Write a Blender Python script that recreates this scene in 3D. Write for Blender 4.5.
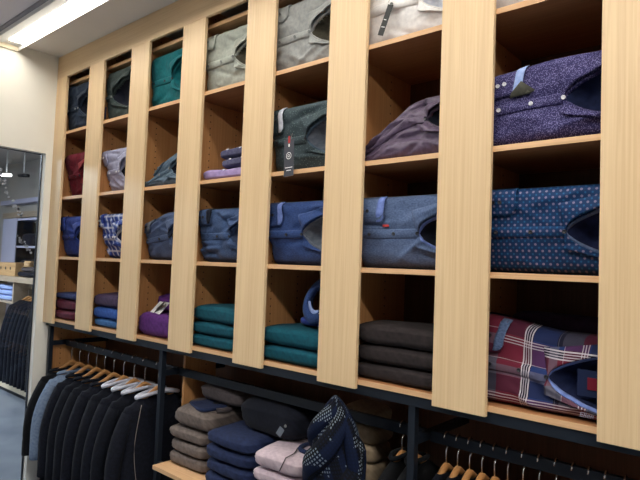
import bpy, bmesh, math, random
from mathutils import Vector, Matrix, noise
for o in list(bpy.data.objects): bpy.data.objects.remove(o)
sc = bpy.context.scene
COL = sc.collection
PI = math.pi
W = 1.08                      # height of the cabinet's lower edge above the floor

# ------------------------------------------------------------------ camera
CAM = Vector((3.906, -1.6466, 0.4422 + W)); YAW, PITCH, ROLL, FPX = 0.7102, 0.0484, 0.0377, 552.45
cf = Vector((-math.sin(YAW)*math.cos(PITCH), math.cos(YAW)*math.cos(PITCH), math.sin(PITCH)))
cr = Vector((math.cos(YAW), math.sin(YAW), 0)); cu = cr.cross(cf)
r2 = cr*math.cos(ROLL) + cu*math.sin(ROLL); u2 = -cr*math.sin(ROLL) + cu*math.cos(ROLL)
cd = bpy.data.cameras.new('camera'); cam = bpy.data.objects.new('camera', cd); COL.objects.link(cam)
m = Matrix((r2, u2, -cf)).transposed().to_4x4(); m.translation = CAM
cam.matrix_world = m
cd.sensor_fit = 'HORIZONTAL'; cd.sensor_width = 36; cd.lens = FPX*36/640; cd.clip_start = .02
sc.camera = cam

# ------------------------------------------------------------------ world, exposure, lamp strengths
wd = bpy.data.worlds.new('world'); sc.world = wd; wd.use_nodes = True
wd.node_tree.nodes['Background'].inputs[0].default_value = (.8, .86, 1, 1)
wd.node_tree.nodes['Background'].inputs[1].default_value = 0.05
vs = sc.view_settings
vs.view_transform = 'Standard'; vs.look = 'None'; vs.gamma = 1; vs.use_curve_mapping = False; vs.exposure = 0.3
LAMP_STRIP = 16.0     # the strip lamp in the soffit above the shelves
LAMP_ROOM = 22.0      # the ceiling panels further out in the shop
LAMP_FAR_FILL = 30.0        # unseen panel added to brighten the next room

# ------------------------------------------------------------------ materials
MATS = {}
def newmat(name):
    mt = bpy.data.materials.new(name); mt.use_nodes = True
    nt = mt.node_tree; b = nt.nodes['Principled BSDF']
    MATS[name] = mt
    return mt, nt, b
def N(nt, typ, **kw):
    n = nt.nodes.new(typ)
    for k, v in kw.items():
        if hasattr(n, k) and not k.startswith('in_'): setattr(n, k, v)
    return n
def lk(nt, a, b): nt.links.new(a, b)
def s2l(c): return tuple(((x/255)/12.92 if x/255 <= .04045 else ((x/255+.055)/1.055)**2.4) for x in c) + (1,)
def ramp(nt, fac, stops):
    r = nt.nodes.new('ShaderNodeValToRGB'); e = r.color_ramp.elements
    while len(e) < len(stops): e.new(.5)
    for el, (p, c) in zip(e, stops): el.position = p; el.color = c
    lk(nt, fac, r.inputs[0]); return r
def mathn(nt, op, a, b=None, c=None):
    n = nt.nodes.new('ShaderNodeMath'); n.operation = op
    for i, x in enumerate((a, b, c)):
        if x is None: continue
        if isinstance(x, (int, float)): n.inputs[i].default_value = x
        else: lk(nt, x, n.inputs[i])
    return n.outputs[0]
def mixc(nt, fac, a, b):
    n = nt.nodes.new('ShaderNodeMix'); n.data_type = 'RGBA'
    if isinstance(fac, (int, float)): n.inputs[0].default_value = fac
    else: lk(nt, fac, n.inputs[0])
    for i, x in ((6, a), (7, b)):
        if isinstance(x, tuple): n.inputs[i].default_value = x
        else: lk(nt, x, n.inputs[i])
    return n.outputs[2]
def plain(name, c, rough=.6, metal=0, noise_amt=0.06, scale=30):
    mt, nt, b = newmat(name)
    b.inputs['Roughness'].default_value = rough; b.inputs['Metallic'].default_value = metal
    tc = N(nt, 'ShaderNodeTexCoord'); ns = N(nt, 'ShaderNodeTexNoise'); ns.inputs['Scale'].default_value = scale
    lk(nt, tc.outputs['Object'], ns.inputs['Vector'])
    cl = s2l(c); k = noise_amt
    r = ramp(nt, ns.outputs[0], [(.3, tuple(x*(1-k) for x in cl[:3])+(1,)), (.7, tuple(min(1, x*(1+k)) for x in cl[:3])+(1,))])
    lk(nt, r.outputs[0], b.inputs['Base Color'])
    return mt
def wood(name, c1, c2, axis=2, rough=.45, holes=False, contrast=1):
    """laminate board, grain running along one axis"""
    mt, nt, b = newmat(name); b.inputs['Roughness'].default_value = rough
    tc = N(nt, 'ShaderNodeTexCoord'); mp = N(nt, 'ShaderNodeMapping')
    s = [130, 130, 130]; s[axis] = 2.2; mp.inputs['Scale'].default_value = s
    lk(nt, tc.outputs['Object'], mp.inputs[0])
    n1 = N(nt, 'ShaderNodeTexNoise'); n1.inputs['Scale'].default_value = 1; n1.inputs['Detail'].default_value = 5; n1.inputs['Distortion'].default_value = .6
    lk(nt, mp.outputs[0], n1.inputs['Vector'])
    mp2 = N(nt, 'ShaderNodeMapping'); s = [14, 14, 14]; s[axis] = .5; mp2.inputs['Scale'].default_value = s
    lk(nt, tc.outputs['Object'], mp2.inputs[0])
    n2 = N(nt, 'ShaderNodeTexNoise'); n2.inputs['Scale'].default_value = 1; n2.inputs['Detail'].default_value = 3
    lk(nt, mp2.outputs[0], n2.inputs['Vector'])
    f = mathn(nt, 'ADD', mathn(nt, 'MULTIPLY', n1.outputs[0], .65), mathn(nt, 'MULTIPLY', n2.outputs[0], .35))
    r = ramp(nt, f, [(.36, s2l(c2)), (.60, s2l(c1))])
    col = r.outputs[0]
    if holes:   # rows of shelf pin holes down the divider
        sp = N(nt, 'ShaderNodeSeparateXYZ'); lk(nt, tc.outputs['Object'], sp.inputs[0])
        zf = mathn(nt, 'SUBTRACT', mathn(nt, 'FRACT', mathn(nt, 'DIVIDE', sp.outputs[2], .034)), .5)
        zf = mathn(nt, 'MULTIPLY', zf, .034)
        d = None
        for yy in (.125, .30):
            dy = mathn(nt, 'SUBTRACT', sp.outputs[1], yy)
            q = mathn(nt, 'SQRT', mathn(nt, 'ADD', mathn(nt, 'MULTIPLY', dy, dy), mathn(nt, 'MULTIPLY', zf, zf)))
            d = q if d is None else mathn(nt, 'MINIMUM', d, q)
        h = mathn(nt, 'LESS_THAN', d, .0036)
        col = mixc(nt, h, col, s2l((70, 42, 24)))
    lk(nt, col, b.inputs['Base Color'])
    bp = N(nt, 'ShaderNodeBump'); bp.inputs['Strength'].default_value = .06; bp.inputs['Distance'].default_value = .002
    lk(nt, n1.outputs[0], bp.inputs['Height']); lk(nt, bp.outputs[0], b.inputs['Normal'])
    return mt
def fabric(name, c, c2=None, scale=60, rough=.85, sheen=.06, weave=900, stretch=(1, 1, 1), spec=.2, mel=.5):
    """cloth; c is the main colour, c2 the mottled second thread colour"""
    mt, nt, b = newmat(name); b.inputs['Roughness'].default_value = rough
    b.inputs['Sheen Weight'].default_value = sheen; b.inputs['Specular IOR Level'].default_value = spec
    tc = N(nt, 'ShaderNodeTexCoord'); mp = N(nt, 'ShaderNodeMapping'); mp.inputs['Scale'].default_value = stretch
    lk(nt, tc.outputs['UV'], mp.inputs[0])
    ns = N(nt, 'ShaderNodeTexNoise'); ns.inputs['Scale'].default_value = scale; ns.inputs['Detail'].default_value = 4
    lk(nt, mp.outputs[0], ns.inputs['Vector'])
    if c2 is None: c2 = tuple(x*.8 for x in c)
    r = ramp(nt, ns.outputs[0], [(.5-mel*.35, s2l(c2)), (.5+mel*.35, s2l(c))])
    lk(nt, r.outputs[0], b.inputs['Base Color'])
    n2 = N(nt, 'ShaderNodeTexNoise'); n2.inputs['Scale'].default_value = weave; n2.inputs['Detail'].default_value = 1
    lk(nt, tc.outputs['UV'], n2.inputs['Vector'])
    bp = N(nt, 'ShaderNodeBump'); bp.inputs['Strength'].default_value = .25; bp.inputs['Distance'].default_value = .001
    lk(nt, n2.outputs[0], bp.inputs['Height']); lk(nt, bp.outputs[0], b.inputs['Normal'])
    if name.startswith('shirt'): creases(nt, b, bp)
    return mt
def creases(nt, b, prev=None):
    tc = N(nt, 'ShaderNodeTexCoord'); mp = N(nt, 'ShaderNodeMapping'); mp.inputs['Scale'].default_value = (9, 17, 9); mp.inputs['Rotation'].default_value = (0, 0, .35)
    lk(nt, tc.outputs['UV'], mp.inputs[0])
    n3 = N(nt, 'ShaderNodeTexNoise'); n3.noise_type = 'RIDGED_MULTIFRACTAL'; n3.inputs['Scale'].default_value = 1; n3.inputs['Detail'].default_value = 2; n3.inputs['Distortion'].default_value = .8
    lk(nt, mp.outputs[0], n3.inputs['Vector'])
    b2 = N(nt, 'ShaderNodeBump'); b2.inputs['Strength'].default_value = .55; b2.inputs['Distance'].default_value = .009
    lk(nt, n3.outputs[0], b2.inputs['Height'])
    if prev is not None: lk(nt, prev.outputs[0], b2.inputs['Normal'])
    lk(nt, b2.outputs[0], b.inputs['Normal'])
def uvxy(nt):
    tc = N(nt, 'ShaderNodeTexCoord'); sp = N(nt, 'ShaderNodeSeparateXYZ'); lk(nt, tc.outputs['UV'], sp.inputs[0])
    return tc, sp.outputs[0], sp.outputs[1]
def dotted(name, base, dotA, dotB, pitch=.0155, rad=.0036):
    mt, nt, b = newmat(name); b.inputs['Roughness'].default_value = .75; b.inputs['Specular IOR Level'].default_value = .25
    tc, u, v = uvxy(nt)
    def layer(off, rad):
        a = mathn(nt, 'MULTIPLY', mathn(nt, 'SUBTRACT', mathn(nt, 'FRACT', mathn(nt, 'ADD', mathn(nt, 'DIVIDE', u, pitch), off)), .5), pitch)
        c = mathn(nt, 'MULTIPLY', mathn(nt, 'SUBTRACT', mathn(nt, 'FRACT', mathn(nt, 'ADD', mathn(nt, 'DIVIDE', v, pitch), off)), .5), pitch)
        return mathn(nt, 'LESS_THAN', mathn(nt, 'ADD', mathn(nt, 'MULTIPLY', a, a), mathn(nt, 'MULTIPLY', c, c)), rad*rad)
    col = mixc(nt, layer(0, rad), s2l(base), s2l(dotA))
    col = mixc(nt, layer(.5, rad*.8), col, s2l(dotB))
    lk(nt, col, b.inputs['Base Color']); creases(nt, b); return mt
def speckled(name, base, spot, scale=260, thr=.32):
    mt, nt, b = newmat(name); b.inputs['Roughness'].default_value = .75; b.inputs['Specular IOR Level'].default_value = .25
    tc, u, v = uvxy(nt)
    vo = N(nt, 'ShaderNodeTexVoronoi'); vo.inputs['Scale'].default_value = scale; lk(nt, tc.outputs['UV'], vo.inputs['Vector'])
    f = mathn(nt, 'LESS_THAN', vo.outputs['Distance'], thr)
    lk(nt, mixc(nt, f, s2l(base), s2l(spot)), b.inputs['Base Color']); creases(nt, b); return mt
def bands(nt, x, stops, period, base):
    """stripes repeating with a period in metres; stops = (centre, half width, colour, alpha)"""
    t = mathn(nt, 'MULTIPLY', mathn(nt, 'FRACT', mathn(nt, 'DIVIDE', x, period)), period)
    col = base
    for c0, hw, colr, al in stops:
        f = mathn(nt, 'LESS_THAN', mathn(nt, 'ABSOLUTE', mathn(nt, 'SUBTRACT', t, c0)), hw)
        col = mixc(nt, mathn(nt, 'MULTIPLY', f, al), col, s2l(colr))
    return col
def plaid(name):
    mt, nt, b = newmat(name); b.inputs['Roughness'].default_value = .8; b.inputs['Specular IOR Level'].default_value = .2
    tc, u, v = uvxy(nt)
    red, blue, navy, grey, white = (112, 34, 54), (36, 56, 110), (28, 28, 48), (104, 102, 118), (205, 198, 208)
    u = mathn(nt, 'ADD', u, .225); v = mathn(nt, 'ADD', v, .045)
    col = bands(nt, u, [(.098, .04, red, .9), (.20, .036, blue, .9), (.03, .028, grey, .55)], .25, s2l(navy))
    col = bands(nt, v, [(.045, .034, red, .42), (.105, .022, navy, .5), (.142, .014, grey, .55)], .16, col)
    col = bands(nt, u, [(.138, .0020, white, .85), (.1455, .0014, white, .7), (.153, .0014, white, .7), (.1605, .0020, white, .85), (.24, .001, grey, .6)], .25, col)
    col = bands(nt, v, [(.060, .0014, white, .7), (.068, .0014, white, .75), (.076, .0014, white, .6), (.012, .001, white, .4)], .16, col)
    lk(nt, col, b.inputs['Base Color']); creases(nt, b); return mt
def striped(name):
    mt, nt, b = newmat(name); b.inputs['Roughness'].default_value = .8
    tc, u, v = uvxy(nt)
    x = mathn(nt, 'ADD', u, mathn(nt, 'MULTIPLY', v, .25))
    col = bands(nt, x, [(.006, .006, (205, 212, 232), .9), (.03, .011, (40, 62, 150), .9)], .05, s2l((92, 120, 190)))
    col = bands(nt, v, [(.01, .008, (36, 52, 128), .55), (.045, .006, (220, 226, 240), .6)], .07, col)
    lk(nt, col, b.inputs['Base Color']); creases(nt, b); return mt
def gridcloth(name):
    mt, nt, b = newmat(name); b.inputs['Roughness'].default_value = .85; b.inputs['Specular IOR Level'].default_value = .15
    tc, u, v = uvxy(nt)
    p = .0125
    fu = mathn(nt, 'LESS_THAN', mathn(nt, 'FRACT', mathn(nt, 'DIVIDE', u, p)), .52)
    fv = mathn(nt, 'LESS_THAN', mathn(nt, 'FRACT', mathn(nt, 'DIVIDE', v, p)), .5)
    ns = N(nt, 'ShaderNodeTexNoise'); ns.inputs['Scale'].default_value = 7; lk(nt, tc.outputs['UV'], ns.inputs['Vector'])
    m1 = mathn(nt, 'MULTIPLY', mathn(nt, 'MULTIPLY', fu, fv), mathn(nt, 'MULTIPLY', mathn(nt, 'GREATER_THAN', ns.outputs[0], .52), .55))
    big = mathn(nt, 'GREATER_THAN', mathn(nt, 'FRACT', mathn(nt, 'DIVIDE', u, .09)), .55)
    col = mixc(nt, big, s2l((9, 11, 18)), s2l((13, 22, 46)))
    m2 = mathn(nt, 'MULTIPLY', mathn(nt, 'MULTIPLY', fu, fv), .35)
    col = mixc(nt, m2, col, s2l((17, 30, 62)))
    col = mixc(nt, m1, col, s2l((150, 165, 180)))
    lk(nt, col, b.inputs['Base Color']); return mt
def emit(name, c, st):
    mt, nt, b = newmat(name); b.inputs['Base Color'].default_value = c
    b.inputs['Emission Color'].default_value = c; b.inputs['Emission Strength'].default_value = st
    return mt

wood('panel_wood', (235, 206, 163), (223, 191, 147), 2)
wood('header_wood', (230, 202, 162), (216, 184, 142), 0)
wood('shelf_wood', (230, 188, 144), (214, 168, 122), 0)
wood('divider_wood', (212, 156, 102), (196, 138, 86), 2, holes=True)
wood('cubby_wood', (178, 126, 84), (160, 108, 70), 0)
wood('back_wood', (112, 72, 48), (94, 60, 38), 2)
wood('hanger_wood', (206, 152, 96), (184, 128, 76), 1)
wood('far_wood', (186, 170, 150), (160, 142, 122), 0)
wood('crate_wood', (206, 170, 124), (176, 138, 92), 0)
plain('black_metal', (30, 38, 50), .45, .3)
plain('chrome', (225, 225, 228), .2, 1.0)
plain('wall_paint', (238, 235, 225), .7, 0, .015, 6)
plain('ceiling_paint', (222, 218, 212), .8, 0, .02, 4)
plain('soffit_face_paint', (150, 150, 158), .8, 0, .02, 4); plain('main_ceiling_paint', (222, 222, 232), .8, 0, .02, 4)
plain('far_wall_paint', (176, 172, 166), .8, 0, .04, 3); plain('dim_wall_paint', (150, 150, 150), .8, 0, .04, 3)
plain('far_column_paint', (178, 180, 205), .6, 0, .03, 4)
plain('fixture_white', (236, 236, 234), .5, 0, .01)
plain('pale_fleck', (150, 156, 166), .8, 0, .05); plain('plastic_white', (232, 234, 242), .5, 0, .01)
plain('plastic_black', (24, 26, 30), .4, 0, .02)
plain('cream_plinth', (232, 218, 190), .6, 0, .02)
emit('strip_light', (1.0, .95, .86, 1), LAMP_STRIP)
emit('room_light', (1.0, .965, .90, 1), LAMP_ROOM)
emit('far_fill_light', (.86, .93, 1.0, 1), LAMP_FAR_FILL)
emit('spot_glow', (1, .98, .95, 1), 3)
# floor: polished grey screed
mt, nt, b = newmat('floor_screed')
tc = N(nt, 'ShaderNodeTexCoord'); ns = N(nt, 'ShaderNodeTexNoise'); ns.inputs['Scale'].default_value = 2.2; ns.inputs['Detail'].default_value = 6
lk(nt, tc.outputs['Object'], ns.inputs['Vector'])
r = ramp(nt, ns.outputs[0], [(.35, s2l((112, 120, 134))), (.65, s2l((140, 148, 160)))]); lk(nt, r.outputs[0], b.inputs['Base Color'])
b.inputs['Roughness'].default_value = .38
# clear door glass
mt, nt, b = newmat('door_glass')
tr = N(nt, 'ShaderNodeBsdfTransparent'); tr.inputs[0].default_value = (.93, .95, .96, 1)
gl = N(nt, 'ShaderNodeBsdfGlossy'); gl.inputs['Roughness'].default_value = .02
mx = N(nt, 'ShaderNodeMixShader'); mx.inputs[0].default_value = .02
lk(nt, tr.outputs[0], mx.inputs[1]); lk(nt, gl.outputs[0], mx.inputs[2]); lk(nt, mx.outputs[0], nt.nodes['Material Output'].inputs[0])

# ------------------------------------------------------------------ builders
def tag(o, label, cat, group=None, kind=None):
    if label: o['label'] = label
    if cat: o['category'] = cat
    if group: o['group'] = group
    if kind: o['kind'] = kind
    return o
def thing(name, label, cat, loc=(0, 0, 0), rotz=0, group=None):
    o = bpy.data.objects.new(name, None); COL.objects.link(o); o.empty_display_size = .05
    o.location = loc; o.rotation_euler = (0, 0, rotz)
    return tag(o, label, cat, group)
def link(name, me, parent=None, loc=None):
    o = bpy.data.objects.new(name, me); COL.objects.link(o)
    if parent is not None: o.parent = parent
    if loc is not None: o.location = loc
    return o
def mesh(name, vs_, fs, mat, uv=None, smooth=True):
    me = bpy.data.meshes.new(name); me.from_pydata([tuple(v) for v in vs_], [], fs)
    if uv is not None:
        ul = me.uv_layers.new(name='UVMap')
        for lp in me.loops: ul.data[lp.index].uv = uv[lp.vertex_index]
    me.materials.append(MATS[mat])
    if smooth: me.polygons.foreach_set('use_smooth', [True]*len(me.polygons))
    me.update(); return me
def boxmesh(name, lo, hi, mat, bev=.0015):
    bm = bmesh.new(); bmesh.ops.create_cube(bm, size=1)
    for v in bm.verts: v.co = Vector([lo[k] + (v.co[k]+.5)*(hi[k]-lo[k]) for k in range(3)])
    if bev: bmesh.ops.bevel(bm, geom=bm.edges[:], offset=bev, segments=2, affect='EDGES', profile=.7)
    me = bpy.data.meshes.new(name); bm.to_mesh(me); bm.free(); me.materials.append(MATS[mat]); return me
def box(name, lo, hi, mat, parent=None, bev=.0015): return link(name, boxmesh(name, lo, hi, mat, bev), parent)
def multibox(name, boxes, mat, parent=None):
    bm = bmesh.new()
    for lo, hi in boxes:
        g = bmesh.ops.create_cube(bm, size=1)['verts']
        for v in g: v.co = Vector([lo[k] + (v.co[k]+.5)*(hi[k]-lo[k]) for k in range(3)])
    me = bpy.data.meshes.new(name); bm.to_mesh(me); bm.free(); me.materials.append(MATS[mat]); return link(name, me, parent)
def tubemesh(name, pts, rad, mat, n=8, flat=1.0, cap=True):
    """tube along a polyline; rad a number or a list"""
    pts = [Vector(p) for p in pts]; V = []; F = []; UV = []
    up = Vector((0, 0, 1)); L = 0
    for i, p in enumerate(pts):
        t = (pts[min(i+1, len(pts)-1)] - pts[max(i-1, 0)]).normalized()
        a = t.cross(up)
        if a.length < 1e-3: a = t.cross(Vector((1, 0, 0)))
        a.normalize(); c = a.cross(t).normalized()
        r = rad[i] if isinstance(rad, (list, tuple)) else rad
        if i: L += (p-pts[i-1]).length
        for k in range(n):
            th = 2*PI*k/n; V.append(p + a*math.cos(th)*r + c*math.sin(th)*r*flat); UV.append((k/n*2*PI*r, L))
    for i in range(len(pts)-1):
        for k in range(n):
            F.append((i*n+k, i*n+(k+1) % n, (i+1)*n+(k+1) % n, (i+1)*n+k))
    if cap: F += [tuple(range(n))[::-1], tuple(range((len(pts)-1)*n, len(pts)*n))]
    return mesh(name, V, F, mat, UV)
def tube(name, pts, rad, mat, parent=None, **k): return link(name, tubemesh(name, pts, rad, mat, **k), parent)
def discmesh(name, r, h, mat, n=12, hole=0):
    """button: a small disc facing -Y with a rim"""
    V = []; F = []
    prof = [(0, -h*.55), (r*.62, -h*.55), (r*.72, -h), (r*.95, -h), (r, -h*.6), (r, 0)]
    for q, y in prof:
        for k in range(n): th = 2*PI*k/n; V.append((q*math.cos(th), y, q*math.sin(th)))
    for i in range(len(prof)-1):
        for k in range(n): F.append((i*n+k, i*n+(k+1) % n, (i+1)*n+(k+1) % n, (i+1)*n+k))
    return mesh(name, V, F, mat)
def sm(x): x = max(0, min(1, x)); return x*x*(3-2*x)

# ------------------------------------------------------------------ the setting
def struct(o): o['kind'] = 'structure'; return o
CZ = 1.822 + W            # soffit ceiling above the shelves
CZ2 = CZ                  # main shop ceiling, same level
XW = .038                 # face of the left wall
struct(multibox('floor', [((-7, -5.5, -.05), (7.5, 1.6, 0))], 'floor_screed'))
struct(multibox('wall_left', [((-.03, -5.5, 0), (XW, -1.35, CZ2)), ((-.03, -1.35, 2.222), (XW, -.045, CZ2)), ((-.03, -.045, 0), (XW, 1.5, CZ2))], 'wall_paint'))
struct(multibox('wall_back', [((XW, .485, 0), (7.5, .55, CZ2))], 'wall_paint'))
struct(multibox('wall_right', [((7.4, -5.5, 0), (7.5, .485, CZ2))], 'wall_paint'))
struct(multibox('wall_front', [((-7, -5.5, 0), (7.5, -5.4, CZ2))], 'dim_wall_paint'))
struct(multibox('ceiling', [((XW, -.43, CZ), (7.4, .5, CZ+.02))], 'ceiling_paint'))
struct(multibox('ceiling_main', [((XW, -5.4, CZ), (7.4, -.45, CZ+.02))], 'main_ceiling_paint'))
struct(multibox('trim_1', [((XW, -.452, CZ-.012), (7.4, -.431, CZ+.02))], 'soffit_face_paint'))
# the next room, seen through the glazed doorway
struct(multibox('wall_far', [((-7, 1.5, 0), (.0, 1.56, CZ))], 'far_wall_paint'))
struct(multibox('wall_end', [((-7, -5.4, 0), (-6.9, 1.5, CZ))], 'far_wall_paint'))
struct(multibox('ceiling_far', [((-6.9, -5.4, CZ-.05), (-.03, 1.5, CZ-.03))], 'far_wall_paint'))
# doorway: dark frame and a clear fixed pane with pale marks
door = thing('door_1', 'glazed doorway in a thin dark frame in the cream wall', None); door['kind'] = 'structure'
multibox('door_frame', [((-.028, -.052, 0), (-.010, -.046, 2.221)), ((-.028, -1.349, 0), (-.010, -1.34, 2.221)), ((-.028, -1.34, 2.217), (-.010, -.052, 2.221))], 'black_metal', door)
box('glass_pane', (-.022, -1.34, .004), (-.016, -.052, 2.217), 'door_glass', door, 0)
def fleck_line(y0, z0, y1, z1, w, n=16, seed=1):
    """pale flecks scattered along a slanting line on the glass"""
    rd = random.Random(seed); V = []; F = []
    for i in range(n):
        t = (i+.5)/n; y = y0+(y1-y0)*t + rd.uniform(-w, w); z = z0+(z1-z0)*t + rd.uniform(-w, w); r = rd.uniform(.5, 1.1)*w
        k = len(V); m_ = 6
        for j in range(m_):
            a = 2*PI*j/m_ + rd.uniform(-.3, .3); V.append((-.0155, y + r*rd.uniform(.6, 1.2)*math.cos(a), z + r*rd.uniform(.6, 1.2)*math.sin(a)))
        F.append(tuple(range(k, k+m_)))
    link('pale_mark', mesh('pale_mark', V, F, 'pale_fleck', smooth=False), door)
fleck_line(-.172, 1.655, -.085, 1.545, .010, 22, 3)
fleck_line(-.31, 2.09, -.25, 1.90, .012, 16, 4)
fleck_line(-.22, 1.88, -.15, 1.78, .011, 14, 5)

# ------------------------------------------------------------------ lamps
def strip_lamp(x0, x1, label):
    t = thing('ceiling_light', label, 'lamp', (0, 0, 0))
    box('housing', (x0, -.43, CZ-.014), (x1, -.262, CZ-.0005), 'fixture_white', t)
    box('diffuser', (x0+.09, -.355, CZ-.0175), (x1-.01, -.275, CZ-.0135), 'strip_light', t, .001)
    box('end_cap', (x0+.002, -.43, CZ-.046), (x0+.010, -.262, CZ-.0145), 'cream_plinth', t, .002)
    box('shade_lip', (x0+.010, -.268, CZ-.042), (x1, -.262, CZ-.0145), 'fixture_white', t, .001)  # strip added to keep the lamp's light off the header
    # sloped reflector beside the tube
    V = [(x0+.01, -.428, CZ-.034), (x1, -.428, CZ-.034), (x1, -.357, CZ-.0145), (x0+.01, -.357, CZ-.0145), (x0+.01, -.428, CZ-.0145), (x1, -.428, CZ-.0145)]
    link('reflector', mesh('reflector', V, [(0, 1, 2, 3), (0, 4, 5, 1), (0, 3, 4), (1, 5, 2), (3, 2, 5, 4)], 'fixture_white', smooth=False), t)
strip_lamp(XW+.004, 6.4, 'long white fluorescent strip lamp set along the ceiling edge above the shelves')
for x in (1.8, 3.2, 4.6, 6.0):
    t = thing('ceiling_panel_light', 'long white ceiling lamp in the row over the shop floor', 'lamp', (x, -1.45, CZ2-.03), 0, 'shop ceiling lamps')
    box('frame', (-.62, -.12, 0), (.62, .12, .03), 'fixture_white', t)
    box('diffuser', (-.6, -.1, -.004), (.6, .1, .001), 'room_light', t, 0)
t = thing('ceiling_panel_light', 'added cool white square panel, out of view, lighting the room beyond the doorway', 'lamp', (-2.6, -1.2, CZ-.08))  # fill panel added out of view to light the far room
box('frame', (-.62, -.62, 0), (.62, .62, .03), 'fixture_white', t); box('diffuser', (-.6, -.6, -.004), (.6, .6, .001), 'far_fill_light', t, 0)

# ------------------------------------------------------------------ shelving unit
PIT, PW, TH = .5, .184, .017
ROW = [1.271, .826, .427, .0146]; ST = .0185
SHT = [z + ST + W for z in ROW]                       # tops of the shelves, world
BACK = .46
unit = thing('shelving_unit', 'tall pale wood wall shelving with vertical front panels and open cubbies', 'shelving', (0, 0, W))
NP = 10; XR = NP*PIT + .2
for i in range(NP+1):
    x0 = XW+.001 if i == 0 else i*PIT
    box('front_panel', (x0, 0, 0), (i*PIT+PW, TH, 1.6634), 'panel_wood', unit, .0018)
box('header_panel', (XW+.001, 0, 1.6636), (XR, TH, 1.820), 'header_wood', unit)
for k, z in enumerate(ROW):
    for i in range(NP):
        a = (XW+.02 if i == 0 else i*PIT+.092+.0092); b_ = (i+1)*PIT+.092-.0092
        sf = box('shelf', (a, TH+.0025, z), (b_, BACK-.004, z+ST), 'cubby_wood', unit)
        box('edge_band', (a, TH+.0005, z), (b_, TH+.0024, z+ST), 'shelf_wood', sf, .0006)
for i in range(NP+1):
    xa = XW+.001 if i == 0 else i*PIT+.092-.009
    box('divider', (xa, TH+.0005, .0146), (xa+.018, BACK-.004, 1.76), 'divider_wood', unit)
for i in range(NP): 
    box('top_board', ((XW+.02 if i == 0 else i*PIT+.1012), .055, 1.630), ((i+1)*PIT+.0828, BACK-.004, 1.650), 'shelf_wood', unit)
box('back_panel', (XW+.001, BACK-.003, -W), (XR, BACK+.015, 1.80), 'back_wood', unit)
for x in (XW+.001, 1.418, 4.43):                # low partitions behind the rail frame
    box('partition', (x, .06 if x < .1 else .162, -W), (x+.018, BACK-.004 if x < .1 else .37, -.0), 'divider_wood', unit)

# ------------------------------------------------------------------ black rail frame below
fr = thing('clothes_rail_frame', 'black metal rail frame below the cubbies with a pale wood shelf', 'clothes rack', (0, 0, 0))
PX = [.066, 1.388, 2.895, 4.395]
box('beam', (XW+.002, .024, W-.022), (XR, .052, W+.0135), 'black_metal', fr)
for x in PX:
    box('post', (x, .03, 0), (x+.027, .057, W-.0225), 'black_metal', fr)
    box('arm', (x+.002, .0575, W-.157), (x+.025, BACK-.006, W-.127), 'black_metal', fr)
RY, RZ = .15, W-.142
for a, b_ in zip(PX[:-1], PX[1:]):
    box('rail', (a+.0255, RY-.008, RZ-.022), (b_+.0015, RY+.008, RZ+.0175), 'black_metal', fr)
LS = W-.57                                            # top of the low shelf
box('shelf_board', (1.489, -.044, LS-.02), (2.64, BACK-.006, LS), 'shelf_wood', fr)
box('shelf_bracket', (1.4155, .032, LS-.045), (1.55, .055, LS-.0205), 'black_metal', fr)
box('shelf_bracket', (2.60, .032, 0), (2.627, .055, LS-.0205), 'black_metal', fr)

# ------------------------------------------------------------------ fabrics
fabric('shirt_navy', (44, 58, 78), (34, 46, 64))
fabric('shirt_darkgreen', (66, 78, 76), (50, 62, 62))
fabric('shirt_teal', (18, 110, 116), (14, 92, 100))
fabric('shirt_palegrey', (178, 182, 172), (160, 166, 158), sheen=.04)
fabric('shirt_coolgrey', (172, 174, 172), (152, 156, 156), sheen=.04)
fabric('shirt_white', (242, 240, 238), (226, 224, 224), sheen=.04)
fabric('shirt_maroon', (128, 30, 50), (100, 22, 40))
fabric('shirt_maroon_light', (160, 50, 56), (140, 40, 48))
fabric('shirt_lavender', (190, 190, 214), (160, 162, 194), 40)
fabric('shirt_bluegrey', (98, 118, 136), (78, 98, 116))
fabric('shirt_lilac', (172, 152, 198), (144, 126, 174), 30)
fabric('shirt_greyviolet', (92, 92, 122), (70, 70, 98))
speckled('shirt_greenprint', (66, 80, 86), (102, 122, 124), 120, .25)
fabric('shirt_purple_satin', (98, 82, 108), (72, 58, 80), rough=.42, sheen=.1, spec=.5)
speckled('shirt_navyprint', (50, 46, 92), (128, 124, 172), 300, .36)
fabric('shirt_blue', (56, 78, 160), (44, 62, 136))
striped('shirt_bluestripe')
fabric('shirt_darkdenim', (84, 100, 134), (58, 72, 104), 120, stretch=(1, 4, 1))
fabric('shirt_indigo', (78, 102, 144), (52, 70, 106), 90, stretch=(1, 5, 1))
fabric('shirt_denim', (64, 90, 146), (42, 62, 112), 90, stretch=(1, 4, 1))
fabric('shirt_chambray', (104, 124, 160), (74, 92, 130), 110, stretch=(1, 2, 1))
dotted('shirt_dots', (22, 56, 100), (128, 118, 146), (34, 92, 140), .020, .0038)
plaid('shirt_plaid')
fabric('lining_dark', (26, 30, 44), (20, 24, 36))
fabric('lining_grey', (120, 128, 140), (96, 104, 118))
fabric('lining_brown', (84, 80, 68), (64, 62, 54))
fabric('lining_blue', (128, 150, 214), (104, 126, 196))
fabric('lining_paleblue', (170, 190, 236), (140, 164, 220))
fabric('lining_white', (226, 230, 240), (200, 206, 222))
fabric('lining_navy', (34, 44, 82), (26, 34, 66))
fabric('olive_cloth', (70, 70, 62), (56, 56, 50))
K = dict(scale=45, weave=500, sheen=.04)
fabric('knit_maroon', (96, 24, 48), (78, 18, 38), **K)
fabric('knit_navy', (44, 58, 108), (32, 42, 84), **K)
fabric('knit_plum', (66, 48, 80), (50, 36, 62), **K)
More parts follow.
